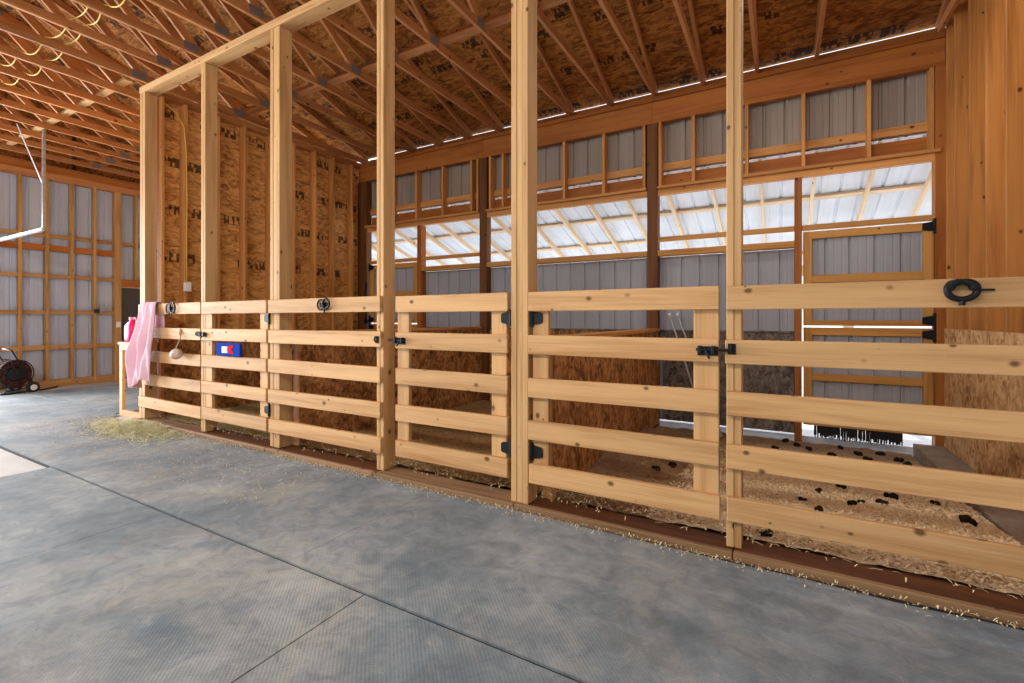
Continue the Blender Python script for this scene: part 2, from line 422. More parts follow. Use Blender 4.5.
# ------------------------------------------------------------------ rails, panels and gates
RT = [1.505, 1.21, .918, .625, .33]
RH = .132
def nail_dots(o_parent, x, z):
    pass
def rails(t, x0, x1, jit=0):
    for i, zt in enumerate(RT):
        j = [random.uniform(-.006, .006)*jit for _ in range(3)]
        beam('rail', (x0+j[0], YF+.019, zt-RH/2+j[1]), (x1+j[0], YF+.019, zt-RH/2+j[2]), RH, .038, M_FENCE, t, (0, 0, 1), .004)
def panel(x0, x1, label):
    t = thing('plank_fence', label, 'fence panel', ((x0+x1)/2, YF, .2), 'fixed plank fence panels')
    rails(t, x0, x1, 1); return t
panel(-7.12, -5.655, 'fixed five-rail pine fence panel at the far left, with a pink blanket over it')
panel(-4.416, -2.893, 'fixed five-rail pine fence panel in the middle, carrying a black tie ring')
panel(-.264, 1.475, 'wide fixed five-rail pine fence panel at the right, with large black tie ring')

def strap_hinge(t, x, z, side, y=YP-.004):
    """black hinge; side +1: leaf points to +x from the post"""
    h = thing_part('hinge', t, (x, y, z))
    bm = bmesh.new()
    prof = [(0, -.045), (.055, -.036), (.068, -.026), (.068, .026), (.055, .036), (0, .045)]
    f = [bm.verts.new((side*(a+.012), 0, b)) for a, b in prof]; k = [bm.verts.new((side*(a+.012), -.006, b)) for a, b in prof]
    n = len(prof)
    bm.faces.new(f); bm.faces.new(k)
    for i in range(n): bm.faces.new((f[i], f[(i+1) % n], k[(i+1) % n], k[i]))
    mesh_obj('hinge_leaf', bm, M_BLACK, h, (x, y, z))
    cyl('knuckle', (x, y-.006, z-.06), (x, y-.006, z+.06), .012, M_BLACK, h, 12)
    return h
def thing_part(name, parent, loc):
    o = bpy.data.objects.new(name, None); C.objects.link(o); o.empty_display_size = .05
    place(o, parent, Matrix.Translation(Vector(loc))); return o
def barrel_latch(t, x, z, side):
    """slide bolt on the gate rail; side +1 bolt points to +x"""
    h = thing_part('latch', t, (x, YF, z))
    y = YF
    box('back_plate', (x-.055, y-.005, z-.026), (x+.055, y-.0005, z+.026), M_BLACK, h, .001)
    cyl('bolt', (x-.06*side, y-.018, z+.008), (x+.115*side, y-.018, z+.008), .0085, M_GREYMETAL if False else M_BLACK, h, 12)
    for q in (-.04, .03): box('guide', (x+q-.009, y-.032, z-.014), (x+q+.009, y-.005, z+.03), M_BLACK, h, .002)
    beam('bolt_handle', (x-.01*side, y-.02, z+.004), (x+.012*side, y-.034, z-.04), .013, .013, M_BLACK, h, (1, 0, 0), .002)
    return h
def keeper(x, z, label):
    k = thing('latch_keeper', label, 'latch keeper', (x, YP, z), 'black latch keepers on posts')
    y = YF - .0005
    box('keeper_plate', (x-.02, y-.005, z-.03), (x+.02, y, z+.03), M_BLACK, k, .001)
    tube('keeper_loop', torus_pts((x, y-.018, z+.006), .016, .02, 16, 'x'), .006, M_BLACK, k)
    return k
def gate(x0, x1, s0, s1, hinge_at, latch_side, label):
    t = thing('stall_gate', label, 'gate', ((x0+x1)/2, YF, .2), 'plank stall gates')
    rails(t, x0, x1, .6)
    for a, b in (s0, s1): box('stile', (a, YP-.0005, .2), (b, YP+.037, 1.43), M_FENCE, t, .004)
    side = latch_side
    for z in (1.325, .405): strap_hinge(t, hinge_at, z, side)
    barrel_latch(t, (x0+.06) if latch_side < 0 else (x1-.06), 1.14, latch_side)
    return t
gate(-5.64, -4.449, (-5.628, -5.496), (-4.609, -4.482), -4.445, -1, 'five-rail pine stall gate carrying the small blue plate')
gate(-2.728, -1.672, (-2.738, -2.614), (-1.825, -1.698), -1.66, -1, 'narrow five-rail pine stall gate left of the stout hinge post')
gate(-1.503, -.298, (-1.489, -1.369), (-0.440, -0.304), -1.49, 1, 'five-rail pine stall gate right of the stout hinge post')
# hinges open towards the gate: mirror the ones that hang from the post on their right
for o in [o for o in bpy.data.objects if o.name.startswith('hinge_leaf')]:
    pass
keeper(-.235, 1.155, 'black latch keeper on the right fence panel, facing the bolt of its gate')
keeper(-2.925, 1.145, 'black latch keeper on the middle fixed panel beside the narrow gate')
keeper(-5.685, 1.145, 'black latch keeper on the far left panel beside the blue-plate gate')

# sill
def sill(x0, x1, label, dark=True):
    t = thing('sill_board', label, 'sill', ((x0+x1)/2, 2.9, 0), 'floor sills under the fence')
    box('front_strip', (x0, 2.822, .0), (x1, 2.858, .050), M_SILL, t, .004)
    box('sill_plank', (x0, 2.8585, .0), (x1, 3.06, .038), M_KICK if dark else M_SILL, t, .004)
    return t
sill(-7.2, -5.68, 'weathered sill plank under the far left fixed panel', False)
sill(-5.675, -4.42, 'weathered sill plank under the gate with the blue plate')
sill(-4.415, -2.95, 'weathered sill plank under the middle fixed fence panel')
sill(-2.945, -1.60, 'weathered sill plank under the narrow gate', False)
sill(-1.595, -.23, 'weathered dark sill plank under the gate right of the stout hinge post')
sill(-.225, 1.6, 'weathered dark sill plank under the wide right fence panel')

# ------------------------------------------------------------------ tie rings, blue plate, salt, blanket, jug, stand
def tie_ring(x, z, s, label, big=False):
    y = YF
    t = thing('tie_ring', label, 'tie ring', (x, y, z), 'black halter tie rings on the top rails')
    if big:
        bm = bmesh.new()
        pts = torus_pts((x, y-.03, z), .058*s, .046*s, 36)
        rad = [.0135+.005*max(0, math.sin(2*PI*i/36))*abs(math.cos(2*PI*i/36))*2 for i in range(37)]
        tube_bm(bm, pts, .01, 10, radii=rad); mesh_obj('ring', bm, M_BLACK, t, smooth=True)
        box('top_bar', (x-.052*s, y-.04, z+.036*s), (x+.052*s, y-.0005, z+.054*s), M_BLACK, t, .005)
        for q in (-1, 1):
            lathe('lug', [(.0, -.022), (.016, -.02), (.02, 0), (.016, .02), (0, .022)], M_BLACK, t, (x+q*.047*s, y-.028, z+.016), 14, 'y')
        cyl('swivel_eye', (x, y-.03, z-.046*s), (x, y-.03, z-.078*s), .012, M_BLACK, t, 14)
        cyl('screw_pin', (x+.06*s, y-.022, z+.002), (x+.13*s, y-.006, z+.002), .0045, M_BLACK, t, 8)
    else:
        for q in (-1, 1):
            tube('ring', torus_pts((x+q*.032*s, y-.016-.004*q, z+.012*(q+1)*.3), .034*s, .036*s, 22), .0085, M_BLACK, t)
        beam('shank', (x+.01, y-.014, z-.03), (x+.012, y-.014, z-.078), .014, .014, M_BLACK, t, (1, 0, 0), .003)
        box('plate', (x-.05*s, y-.006, z-.02), (x+.05*s, y-.0005, z+.02), M_BLACK, t, .001)
    return t
tie_ring(.705, 1.449, .86, 'large black iron tie ring on the right panel top rail', True)
tie_ring(-3.58, 1.447, 1.25, 'black double-ring halter tie on the middle panel top rail')
tie_ring(-6.28, 1.442, 1.7, 'black double-ring halter tie on the far left panel top rail')

bp = thing('blue_plate', 'small blue plastic plate with white square and red disc on the gate', 'plate', (-5.05, YF, .99))
box('plate_body', (-5.29, YF-.03, .925), (-4.845, YF-.002, 1.062), M_BLUE, bp, .006)
box('white_patch', (-5.17, YF-.033, .958), (-5.07, YF-.0295, 1.025), M_WHITE, bp, .001)
lathe('red_disc', [(.042, -.0345), (.042, -.0295)], M_RED, bp, (-5.03, YF, .995), 24, 'y')
for q in (-.035, .035):
    beam('red_petal', (-5.03, YF-.032, .995+q*.6), (-4.96, YF-.032, .995+q), .03, .003, M_RED, bp, (0, 0, 1), .001)

sl = thing('salt_lick', 'pale salt ball hanging on a rope from the far left panel', 'salt lick', (-6.03, YF, .93))
bm = bmesh.new(); bmesh.ops.create_icosphere(bm, subdivisions=3, radius=.062)
for v in bm.verts: v.co *= 1+.16*noise.noise(v.co*14)
mesh_obj('salt_block', bm, M_SALT, sl, (-6.03, YF-.07, .915), smooth=True)
tube('rope', [(-6.03, YF-.07, .85), (-6.03, YF-.068, .99), (-6.028, YF-.03, 1.09), (-6.05, YF-.008, 1.17), (-6.075, YF-.006, 1.2), (-6.08, YF-.012, 1.13)], .007, M_ROPE, sl)

def blanket():
    bm = bmesh.new(); nu, nv = 60, 90; V = []
    for j in range(nv+1):
        v = j/nv; row = []
        for i in range(nu+1):
            u = i/nu
            if v < .2:      # behind the rail, up and over
                q = v/.2; y = YP+.012+.02*math.sin(u*9)*(1-q); z = 1.18+.33*q; top = 0
            else:
                q = (v-.2)/.8; y = YF-.014; z = 1.513-q*(.93+.10*(1-u)+.05*math.sin(u*7)); top = q
            if .185 < v < .225: z = 1.518; y = YF+.02-(v-.205)*1.2
            x0 = -6.97-.09*top+.03*math.sin(top*7); x1 = -6.60+.13*math.sin(min(1, top*1.6)*PI*.62)-.12*top
            x = x0+(x1-x0)*u
            amp = .016+.05*min(1, top*1.8)
            f = amp*(math.sin(u*15+top*1.6)*.6+.4*math.sin(u*27+2-top*3)+.35*noise.noise((u*4, top*4, 1)))
            y -= (f+amp*.9) if v > .21 else 0
            y -= .03*top
            x += .012*math.sin(u*11+top*4)*top
            row.append(bm.verts.new((x, y, z)))
        V.append(row)
    for j in range(nv):
        for i in range(nu): bm.faces.new((V[j][i], V[j][i+1], V[j+1][i+1], V[j+1][i]))
    bmesh.ops.translate(bm, vec=(6.7, -YF, -1.5), verts=bm.verts)
    o = mesh_obj('blanket', bm, M_FLEECE, None, (-6.7, YF, 1.5), smooth=True)
    md = o.modifiers.new('thick', 'SOLIDIFY'); md.thickness = .008
    tag(o, 'pale pink fleece blanket draped over the far left fence end', 'blanket')
blanket()

st = thing('wooden_stand', 'small pale wooden stand with a pink jug on it, against the far left post', 'stand', (-7.6, 3.15, 0))
for x in (-7.835, -7.265):
    for y in (2.93, 3.29): box('leg', (x, y, 0), (x+.085, y+.038, .965), M_FENCE, st)
box('top_board', (-7.85, 2.915, .966), (-7.175, 3.35, 1.003), M_FENCE, st)
for y in (2.93, 3.29):
    box('bottom_rail', (-7.749, y, .0), (-7.266, y+.038, .085), M_FENCE, st)
    box('apron', (-7.749, y, .895), (-7.266, y+.038, .965), M_FENCE, st)
for x in (-7.835, -7.265): box('end_rail', (x+.02, 2.969, .89), (x+.058, 3.289, .965), M_FENCE, st)

jg = thing('jug', 'bright magenta plastic jug standing on the small wooden stand', 'jug', (-7.66, 3.01, 1.003))
bm = bmesh.new(); rings = []
for r, h in [(.085, 0), (.1, .012), (.1, .20), (.088, .235), (.05, .275), (.032, .285), (.032, .30)]:
    rings.append([bm.verts.new((r*math.copysign(abs(math.cos(a))**.6, math.cos(a)), r*.72*math.copysign(abs(math.sin(a))**.6, math.sin(a)), h)) for a in [2*PI*k/24 for k in range(24)]])
for a, b in zip(rings, rings[1:]):
    for k in range(24): bm.faces.new((a[k], a[(k+1) % 24], b[(k+1) % 24], b[k]))
bm.faces.new(rings[0][::-1]); bm.faces.new(rings[-1])
mesh_obj('jug_body', bm, M_PINKJUG, jg, (-7.66, 3.01, 1.004), smooth=True)
lathe('cap', [(.036, 0), (.038, .004), (.036, .034), (.03, .036)], plain('pale_pink_cap', (228, 150, 180), .4), jg, (-7.66, 3.01, 1.304), 18)
tube('jug_handle', [(-7.62, 3.01, 1.295), (-7.58, 3.01, 1.33), (-7.54, 3.01, 1.32), (-7.53, 3.01, 1.27), (-7.56, 3.01, 1.22)], .013, M_PINKJUG, jg)

# ------------------------------------------------------------------ right stall wall (stud side)
wr = thing('wall_right', kind='structure', loc=(XR, 4.6, 0))
ys = [6.415, 6.16, 5.745, 5.34, 4.95, 4.545, 4.14, 3.735, 3.33, 2.95]
for y in ys:
    box('stud', (XR, y, .02), (XR+.14, y+.038, roof_z(y+.04)-.03), M_STUDR, wr, .006)
def osb_sheet(name, a, b, mat, parent, cells=1):
    return box(name, a, b, mat, parent, bev=0)
def vsheet_x(name, x, y0, y1, z0, z1, mat, parent, t=.012):   # sheet in a plane of constant x; local frame = world axes
    bm = bmesh.new(); bmesh.ops.create_cube(bm, size=1); bmesh.ops.scale(bm, vec=(t, y1-y0, z1-z0), verts=bm.verts)
    return mesh_obj(name, bm, mat, parent, (x, (y0+y1)/2, (z0+z1)/2))
def vsheet_y(name, y, x0, x1, z0, z1, mat, parent, t=.012):
    bm = bmesh.new(); bmesh.ops.create_cube(bm, size=1); bmesh.ops.scale(bm, vec=(x1-x0, t, z1-z0), verts=bm.verts)
    return mesh_obj(name, bm, mat, parent, ((x0+x1)/2, y, (z0+z1)/2))
vsheet_x('sheathing', XR+.147, 2.9, 6.6, 0, 4.4, M_OSBWALL, wr)
box('bottom_plate', (XR, 2.9, -.02), (XR+.14, 6.46, .018), M_STUD, wr)
for (a, b) in ((2.95, 5.545), (5.56, 6.44)):
    vsheet_x('kick_panel', XR-.008, a, b, .0, 1.219, M_OSBRIGHT, wr, .014)

# left stall wall
wl = thing('wall_stall', kind='structure', loc=(XL, 4.6, 0))
for y in [3.085, 3.36, 3.79, 4.18, 4.59, 5.0, 5.41, 5.80, 6.22]:
    box('stud', (XL-.14, y-.019, .04), (XL, y+.019, ZP), M_STUD, wl)
vsheet_x('sheathing', XL-.147, 3.06, 6.6, 0, 4.3, M_OSBWALL, wl)
box('top_plate', (XL-.14, 3.06, ZP), (XL, 6.46, ZP+.038), M_CHORD, wl)
box('top_plate', (XL-.14, 3.06, ZP+.0385), (XL, 6.46, ZC-.001), M_CHORD, wl)
box('bottom_plate', (XL-.14, 3.06, .0), (XL, 6.46, .038), M_STUD, wl)
for (a, b) in ((3.1, 5.2), (5.205, 6.44)):
    vsheet_x('kick_panel', XL+.008, a, b, .0, 1.10, M_OSBLOW, wl, .014)
# box + cable
eb = thing('outlet_box', 'small white electrical box on a stud of the left stall wall', 'outlet box', (XL, 3.36, 1.75))
box('box_body', (XL+.001, 3.325, 1.69), (XL+.045, 3.395, 1.805), M_WHITE, eb, .004)
box('cover_plate', (XL+.045, 3.32, 1.685), (XL+.049, 3.4, 1.81), M_WHITE, eb, .001)
cb = tube('cable', [(XL+.012, 3.365, 1.81), (XL+.010, 3.36, 2.2), (XL+.010, 3.367, 2.9), (XL+.010, 3.355, 3.6), (XL+.012, 3.33, 3.9), (XL+.0, 3.24, 4.06), (XL-.02, 3.12, 4.14), (XL-.03, 3.09, 4.2)], .006, M_YEL)
tag(cb, 'yellow cable stapled down a stud to the white electrical box', 'cable')

# low stall partitions
def partition(x, label):
    t = thing('stall_partition', label, 'partition', (x, 4.6, 0), 'low partitions between stalls')
    for s in (-1, 1):
        vsheet_x('side_panel', x+s*.05, 3.10, 5.3, -.06, 1.15, M_OSBLOW, t, .014)
        vsheet_x('side_panel', x+s*.05, 5.305, 6.45, -.06, 1.15, M_OSBLOW, t, .014)
    box('cap', (x-.07, 3.06, 1.151), (x+.07, 6.45, 1.19), M_STUD, t)
    for y in (3.1, 4.2, 5.3, 6.4): box('stud', (x-.04, y, -.05), (x+.04, y+.038, 1.15), M_STUD, t)
    return t
partition(-4.31, 'low dirty brown board partition seen behind the middle fixed fence panel')
partition(-1.47, 'low dirty brown board partition seen through the gate right of the stout post')

# ------------------------------------------------------------------ back wall
wb = thing('wall_back', kind='structure', loc=(-3, YB, 0))
YS = YB+.145       # siding plane
for (x0, x1) in ((XL-.14, -6.9), (-4.303, -4.165), (-1.577, -1.437)):
    box('post', (x0, YB+.005, -.25), (x1, YB+.14, 3.95), M_DARKP, wb)
for (x0, x1) in ((-5.635, -5.545), (.14, .215)):
    box('post', (x0, YB+.002, -.25), (x1, YB+.14, 2.975), M_HEAD, wb)
box('post', (1.40, YB+.001, -.05), (1.60, YB+.14, 3.95), M_HEAD, wb)
for xs in (-6.25, -5.66, -5.07, -4.47, -4.345, -4.10, -3.86, -3.40, -2.80, -2.19, -1.62, -1.405, -.985, -.365, .23, .845, 1.375):
    box('stud', (xs-.019, YB, 3.09), (xs+.019, YB+.14, 3.95), M_STUD, wb)
# header: two-ply with splices, top boards
for (x0, x1) in ((XL-.1, -4.24), (-4.239, -1.51), (-1.509, 1.478)):
    box('header', (x0, YB-.002, 3.95), (x1, YB+.07, 4.235), M_HEAD, wb)
    box('header_cap', (x0, YB-.03, 4.236), (x1, YB+.12, 4.29), M_HEAD, wb)
# opening lintel
for (x0, x1) in ((-6.9, -4.304), (-4.164, -1.578), (-1.436, 1.44)):
    box('lintel_plate', (x0, YB-.04, 3.053), (x1, YB+.14, 3.089), M_STUD, wb)
    box('lintel', (x0, YB+.012, 2.975), (x1, YB+.05, 3.052), M_STUD, wb)
    box('ledger', (x0, YB+.141, 3.0), (x1, YB+.179, 3.275), M_HEAD, wb)
    box('girt', (x0, YB+.1, 3.325), (x1, YB+.138, 3.42), M_STUD, wb)
# sills of the opening
for (x0, x1) in ((-5.544, -4.304), (-4.164, -1.578), (-1.436, .139)):
    box('opening_sill', (x0, YB+.005, 2.16), (x1, YB+.12, 2.236), M_DOORW, wb)
for (x0, x1) in ((-6.86, -5.636), (-5.544, -4.304), (-1.436, .139), (.216, 1.44)):
    box('opening_rail', (x0, YB+.01, 2.35), (x1, YB+.048, 2.41), M_DOORW, wb)
# siding
for (x0, x1) in ((-5.6, -4.24), (-4.24, -1.5), (-1.5, .18)):
    ribbed('siding', x0, x1, -.055, 2.158, (0, YS, 0), (1, 0, 0), (0, 1, 0), M_STEEL, wb)
ribbed('siding', XL-.1, 1.6, 3.31, 4.40, (0, YS, 0), (1, 0, 0), (0, 1, 0), M_STEELWARM, wb, phase=.05)
ribbed('siding', XW-.1, XL-.14, 0, 4.4, (0, YS+.02, 0), (1, 0, 0), (0, 1, 0), M_STEELW, wb)
# wainscot
for (x0, x1, m) in ((-1.36, .135, M_OSBGREY), (-4.16, -2.9, M_OSBLOW), (-2.895, -1.58, M_OSBLOW), (-5.54, -4.31, M_OSBLOW)):
    vsheet_y('kick_panel', YB+.1, x0, x1, -.04, 1.15, m, wb, .014)
for (x0, x1) in ((-5.544, -4.304), (-4.164, -1.578), (-1.436, .139)):
    box('kick_cap', (x0, YB+.07, 1.151), (x1, YB+.14, 1.17), M_OSBGREY, wb, bev=.002)

def dutch(n, x0, x1, z0, z1, rails_z, hinge_left, name_mat=M_DOORW):
    d = thing('door_%d' % n, kind='structure', loc=((x0+x1)/2, YB, z0))
    a, b = (x0, x1)
    box('stile', (a, YB+.03, z0), (a+.085, YB+.068, z1), name_mat, d)
    box('stile', (b-.085, YB+.03, z0), (b, YB+.068, z1), name_mat, d)
    for (p, q) in rails_z:
        box('door_rail', (a+.086, YB+.03, p), (b-.086, YB+.068, q), name_mat, d)
    ribbed('door_skin', a, b, z0, z1, (0, YB+.072, 0), (1, 0, 0), (0, 1, 0), M_STEEL, d)
    return d
def door_hinge(d, x, z, s):
    h = thing_part('hinge', d, (x, YB+.02, z))
    bm = bmesh.new(); pr_ = [(0, -.055), (.1, -.035), (.1, .035), (0, .055)]
    f = [bm.verts.new((s*u, 0, w)) for u, w in pr_]; k = [bm.verts.new((s*u, -.012, w)) for u, w in pr_]
    bm.faces.new(f); bm.faces.new(k)
    for i in range(4): bm.faces.new((f[i], f[(i+1) % 4], k[(i+1) % 4], k[i]))
    mesh_obj('hinge_leaf', bm, M_BLACK, h, (x, YB+.026, z))
    cyl('knuckle', (x, YB+.012, z-.08), (x, YB+.012, z+.08), .015, M_BLACK, h, 12)
for n, x0, x1, hx, s in ((1, .230, 1.395, 1.40, -1), (3, -6.82, -5.66, -6.83, 1)):
    up = dutch(n, x0, x1, 1.238, 2.335, [(2.247, 2.334), (1.735, 1.825), (1.2385, 1.30)], False)
    lo = dutch(n+1, x0, x1, .08, 1.218, [(1.128, 1.2175), (.60, .685), (.0805, .17)], False)
    for d, zz in ((up, (2.29, 1.30)), (lo, (1.15, .25))):
        for z in zz: door_hinge(d, hx, z, s)
# black fringe under the right door
fr = bmesh.new()
random.seed(3)
x = .34
while x < 1.14:
    w = random.uniform(.012, .03); l = random.uniform(.145, .17)
    dx = random.uniform(-.006, .006)
    vs = [fr.verts.new(p) for p in ((x, .0, .02), (x+w, .0, .02), (x+w*.8+dx, .006, .02-l), (x+w*.2+dx, .006, .02-l))]
    fr.faces.new(vs); x += w+random.choice((-.002, -.002, 0, .003, .005))
x = .335
while x < 1.135:
    w = random.uniform(.02, .04); l = random.uniform(.11, .15)
    vs = [fr.verts.new(p) for p in ((x, .02, .02), (x+w, .02, .02), (x+w, .024, .02-l), (x, .024, .02-l))]
    fr.faces.new(vs); x += w+random.choice((0, 0, .004))
fo = mesh_obj('brush_strip', fr, M_RUBB, None, (0, YB+.05, .078))
md = fo.modifiers.new('t', 'SOLIDIFY'); md.thickness = .004
tag(fo, 'black bristle strip hanging under the right-hand stall back door', 'door brush', kind='stuff')

# ------------------------------------------------------------------ lean-to beyond the back wall
lt = thing('roof_lean', kind='structure', loc=(-3, 8, 3))
def lz(y): return 3.25-.333*(y-6.6)
k = -22
for k in range(-16, 6):
    X = -.23+.6*k
    if X < -10: continue
    beam('rafter', (X, 6.66, lz(6.66)+.045), (X, 9.9, lz(9.9)+.045), .09, .038, M_RAFT, lt, (0, 0, 1))
for y in (6.87, 7.72, 8.57, 9.42):
    z = lz(y)+.112; beam('purlin', (-10.2, y, z), (3, y, z), .085, .036, M_RAFT, lt, (0, 1, -.333))
# roofing sheet sloping
sd = Vector((0, 1, -.333)).normalized(); nn = Vector((0, .333, 1)).normalized()
ribbed('roofing', -10.4, 3.2, -.05, 3.6, Vector((0, 6.66, lz(6.66)+.138)), (1, 0, 0), nn, M_ROOFW, lt, zdir=sd)
for X in (-9.8, -6.2, -2.63, .97, 2.9): box('lean_post', (X-.07, 9.5, -.3), (X+.07, 9.64, lz(9.64)), M_RAFT, lt)
box('eave_beam', (-10.2, 9.55, lz(9.6)-.2), (3.2, 9.59, lz(9.6)-.01), M_RAFT, lt)

# ------------------------------------------------------------------ roof deck and trusses
rf = thing('ceiling', kind='structure', loc=(-3, 0, 4.4))
def deck(y0, y1, x0, x1):
    L = math.hypot(y1-y0, roof_z(abs(y1))-roof_z(abs(y0)))
    bm = bmesh.new(); bmesh.ops.create_cube(bm, size=1); bmesh.ops.scale(bm, vec=(x1-x0, L, .012), verts=bm.verts)
    o = mesh_obj('roof_deck', bm, M_OSBROOF, None)
    a = math.atan2(roof_z(abs(y1))-roof_z(abs(y0)), y1-y0)
    M = Matrix.Translation(((x0+x1)/2, (y0+y1)/2, (roof_z(abs(y0))+roof_z(abs(y1)))/2+.008)) @ Matrix.Rotation(a, 4, 'X')
    C.objects.unlink(o); C.objects.link(o); place(o, rf, M)
xs_ = [XW-.3, -9.77, -7.33, -4.89, -2.45, -.01, 2.43, 6.2]
for xa, xb in zip(xs_, xs_[1:]):
    ye = 6.62
    n = 5
    for i in range(n):
        a = ye - i*1.4; b = max(0, ye-(i+1)*1.4)
        if a <= 0: break
        deck(a, b, xa, xb)
    deck(0, -6.9, xa, xb)
M_PLATE = plain('nail_plate', (128, 122, 120), .55, .2)
def nailplate(X, y, z, t):
    return box('nail_plate', (X-.0205, y-.075, z-.045), (X+.0205, y+.075, z+.045), M_PLATE, t, bev=0)
ORD = 'first second third fourth fifth sixth seventh eighth ninth tenth eleventh twelfth thirteenth fourteenth fifteenth sixteenth seventeenth eighteenth nineteenth twentieth'.split()
tr_n = 0
def web(t, X, a, b):
    beam('web', (X, *a), (X, *b), .089, .036, M_CHORD, t, (0, 0, 1), .002)
for k in range(-2, 20):
    X = -.251-.61*k
    if k == -2: X = 1.44
    t = thing('roof_truss', 'open-web wooden roof truss, %s counted from the right-hand stud wall' % (ORD[tr_n] if tr_n < 20 else 'last'), 'roof truss', (X, 0, ZC), 'wooden roof trusses')
    if tr_n >= 20: t['label'] = ['open-web wooden roof truss, second from the far left steel wall', 'open-web wooden roof truss nearest the far left steel wall'][tr_n-20]
    tr_n += 1
    beam('bottom_chord', (X, -6.5, ZC+.0455), (X, 6.5, ZC+.0455), .089, .038, M_CHORD, t, (0, 0, 1), .003)
    tz = lambda y: roof_z(abs(y))-.052
    beam('top_chord', (X, 6.56, tz(6.56)), (X, .0, tz(0)), .089, .038, M_CHORD, t, (0, 0, 1), .003)
    beam('top_chord', (X, -6.56, tz(6.56)), (X, .0, tz(0)), .089, .038, M_CHORD, t, (0, 0, 1), .003)
    B = ZC+.07
    for s in (1, -1):
        web(t, X, (s*4.05, B), (s*2.25, tz(2.25)-.03))
        web(t, X, (s*2.85, B), (s*.95, tz(.95)-.03))
        web(t, X, (s*4.10, B), (s*4.85, tz(4.85)-.03))
        web(t, X, (s*1.3, B), (s*.03, tz(0.1)-.03))
    for y in ((4.05, 2.80, 1.3) if k < 12 else (4.05, 1.3)): nailplate(X, y, ZC+.065, t)
    for y in (4.85, 2.25, .95): nailplate(X, y, tz(y)-.02, t)
# blocking between trusses at the eave
for i, k in enumerate(range(-1, 11)):
    Xa = -.251-.61*k
    Xb = Xa+.61 if k > -1 else 1.44
    box('eave_block', (Xa+.02, YB+.03, 4.291), (Xb-.02, YB+.068, 4.368), M_HEAD, wb)
def brace(y, x0, x1, z, label):
    o = box('lateral_brace', (x0, y-.045, z), (x1, y+.045, z+.038), M_POST if y == 2.83 else M_CHORD); tag(o, label, 'brace', 'lateral braces on the trusses')
brace(2.83, -12.1, -7.3, ZC+.0905, 'flat pale brace board lying on the trusses above the fence line')
brace(4.18, -6.9, 1.5, ZC+.0905, 'flat brace board crossing the trusses above the stalls')
brace(1.25, -12.1, 1.5, ZC+.0905, 'flat brace board crossing the trusses above the aisle')

def romex(y, x0, x1, label, ph):
    pts = []; n = int((x1-x0)/.0508)
    for i in range(n+1):
        x = x0+(x1-x0)*i/n; f = ((x+.251)/.61) % 1
        sag = math.sin(f*PI)
        pts.append((x, y+.05*math.sin(x*1.7+ph)+.03*sag, ZC+.098-.10*sag*(.6+.4*math.sin(x*2.3+ph))))
    o = tube('cable', pts, .0065, M_YEL, seg=6); tag(o, label, 'cable', 'yellow cables across the trusses')
romex(1.9, -11.9, -3.0, 'yellow cable slung over the aisle trusses, the strand farther from the fence', 0)
romex(2.06, -11.9, -3.0, 'yellow cable slung over the aisle trusses, the strand nearer the fence', 1.4)

# ------------------------------------------------------------------ far left wall
ww = thing('wall_left', kind='structure', loc=(XW, 3, 0))
ZT = 3.99
DY0 = 4.62           # door opening beyond the jamb post
ribbed('siding', 2.72, DY0, 0, 4.4, (XW-.15, 0, 0), (0, 1, 0), (-1, 0, 0), M_STEELW, ww)
ribbed('siding', DY0, 6.7, 2.0, 4.4, (XW-.15, 0, 0), (0, 1, 0), (-1, 0, 0), M_STEELW, ww)
ribbed('siding', 5.7, 6.7, 0, 2.0, (XW-.15, 0, 0), (0, 1, 0), (-1, 0, 0), M_STEELW, ww)
ribbed('siding', -7, 2.72, 3.2, 4.4, (XW-.15, 0, 0), (0, 1, 0), (-1, 0, 0), M_STEELW, ww)
for y in (2.72, 3.065, 3.435, 3.80, 4.16, 4.875, 5.6, 6.3):
    box('stud', (XW-.14, y-.022, .04 if y < 4.6 or y > 5.65 else 2.15), (XW, y+.022, ZT), M_WGIRT, ww)
box('jamb_post', (XW-.14, 4.487, .0), (XW+.0, 4.6, ZT), M_WGIRT, ww)
box('jamb_post', (XW-.14, 5.55, .0), (XW, 5.65, ZT), M_WGIRT, ww)
box('top_plate', (XW-.14, -7, ZT), (XW, 6.6, ZT+.12), M_CHORD, ww)
box('top_plate', (XW-.14, -7, ZT+.12), (XW, 6.6, ZC-.03), M_HEAD, ww)
for z0, z1, y1, m in ((2.88, 2.95, 6.5, M_WGIRT), (2.62, 2.74, 4.49, M_HEAD), (2.10, 2.17, 4.49, M_WGIRT), (1.40, 1.475, 4.49, M_WGIRT), (.715, .805, 4.49, M_WGIRT)):
    box('girt', (XW-.10, 2.72, z0), (XW-.06, y1, z1), m, ww)
box('bottom_plate', (XW-.13, 2.72, .0), (XW-.005, 4.486, .13), M_WGIRT, ww)
box('door_header', (XW-.14, 4.6, 1.985), (XW+.01, 5.55, 2.15), M_HEAD, ww)
bm = bmesh.new()   # gable sheet above the plate
pts = [(-6.6, 4.3), (6.6, 4.3), (6.6, roof_z(6.6)), (0, roof_z(0)), (-6.6, roof_z(6.6))]
f = [bm.verts.new((XW-.16, y, z)) for y, z in pts]; bm.faces.new(f)
g = mesh_obj('gable_sheet', bm, M_OSBROOF, ww); md = g.modifiers.new('t', 'SOLIDIFY'); md.thickness = .012
d5 = thing('door_5', kind='structure', loc=(XW-.1, 5.1, 0))
box('door_slab', (XW-.1, 4.61, .01), (XW-.05, 5.545, 1.98), M_DARKDOOR, d5)
for z0, z1 in ((.2, .9), (1.05, 1.8)): box('door_panel', (XW-.052, 4.75, z0), (XW-.044, 5.4, z1), M_DARKDOOR, d5, .004)
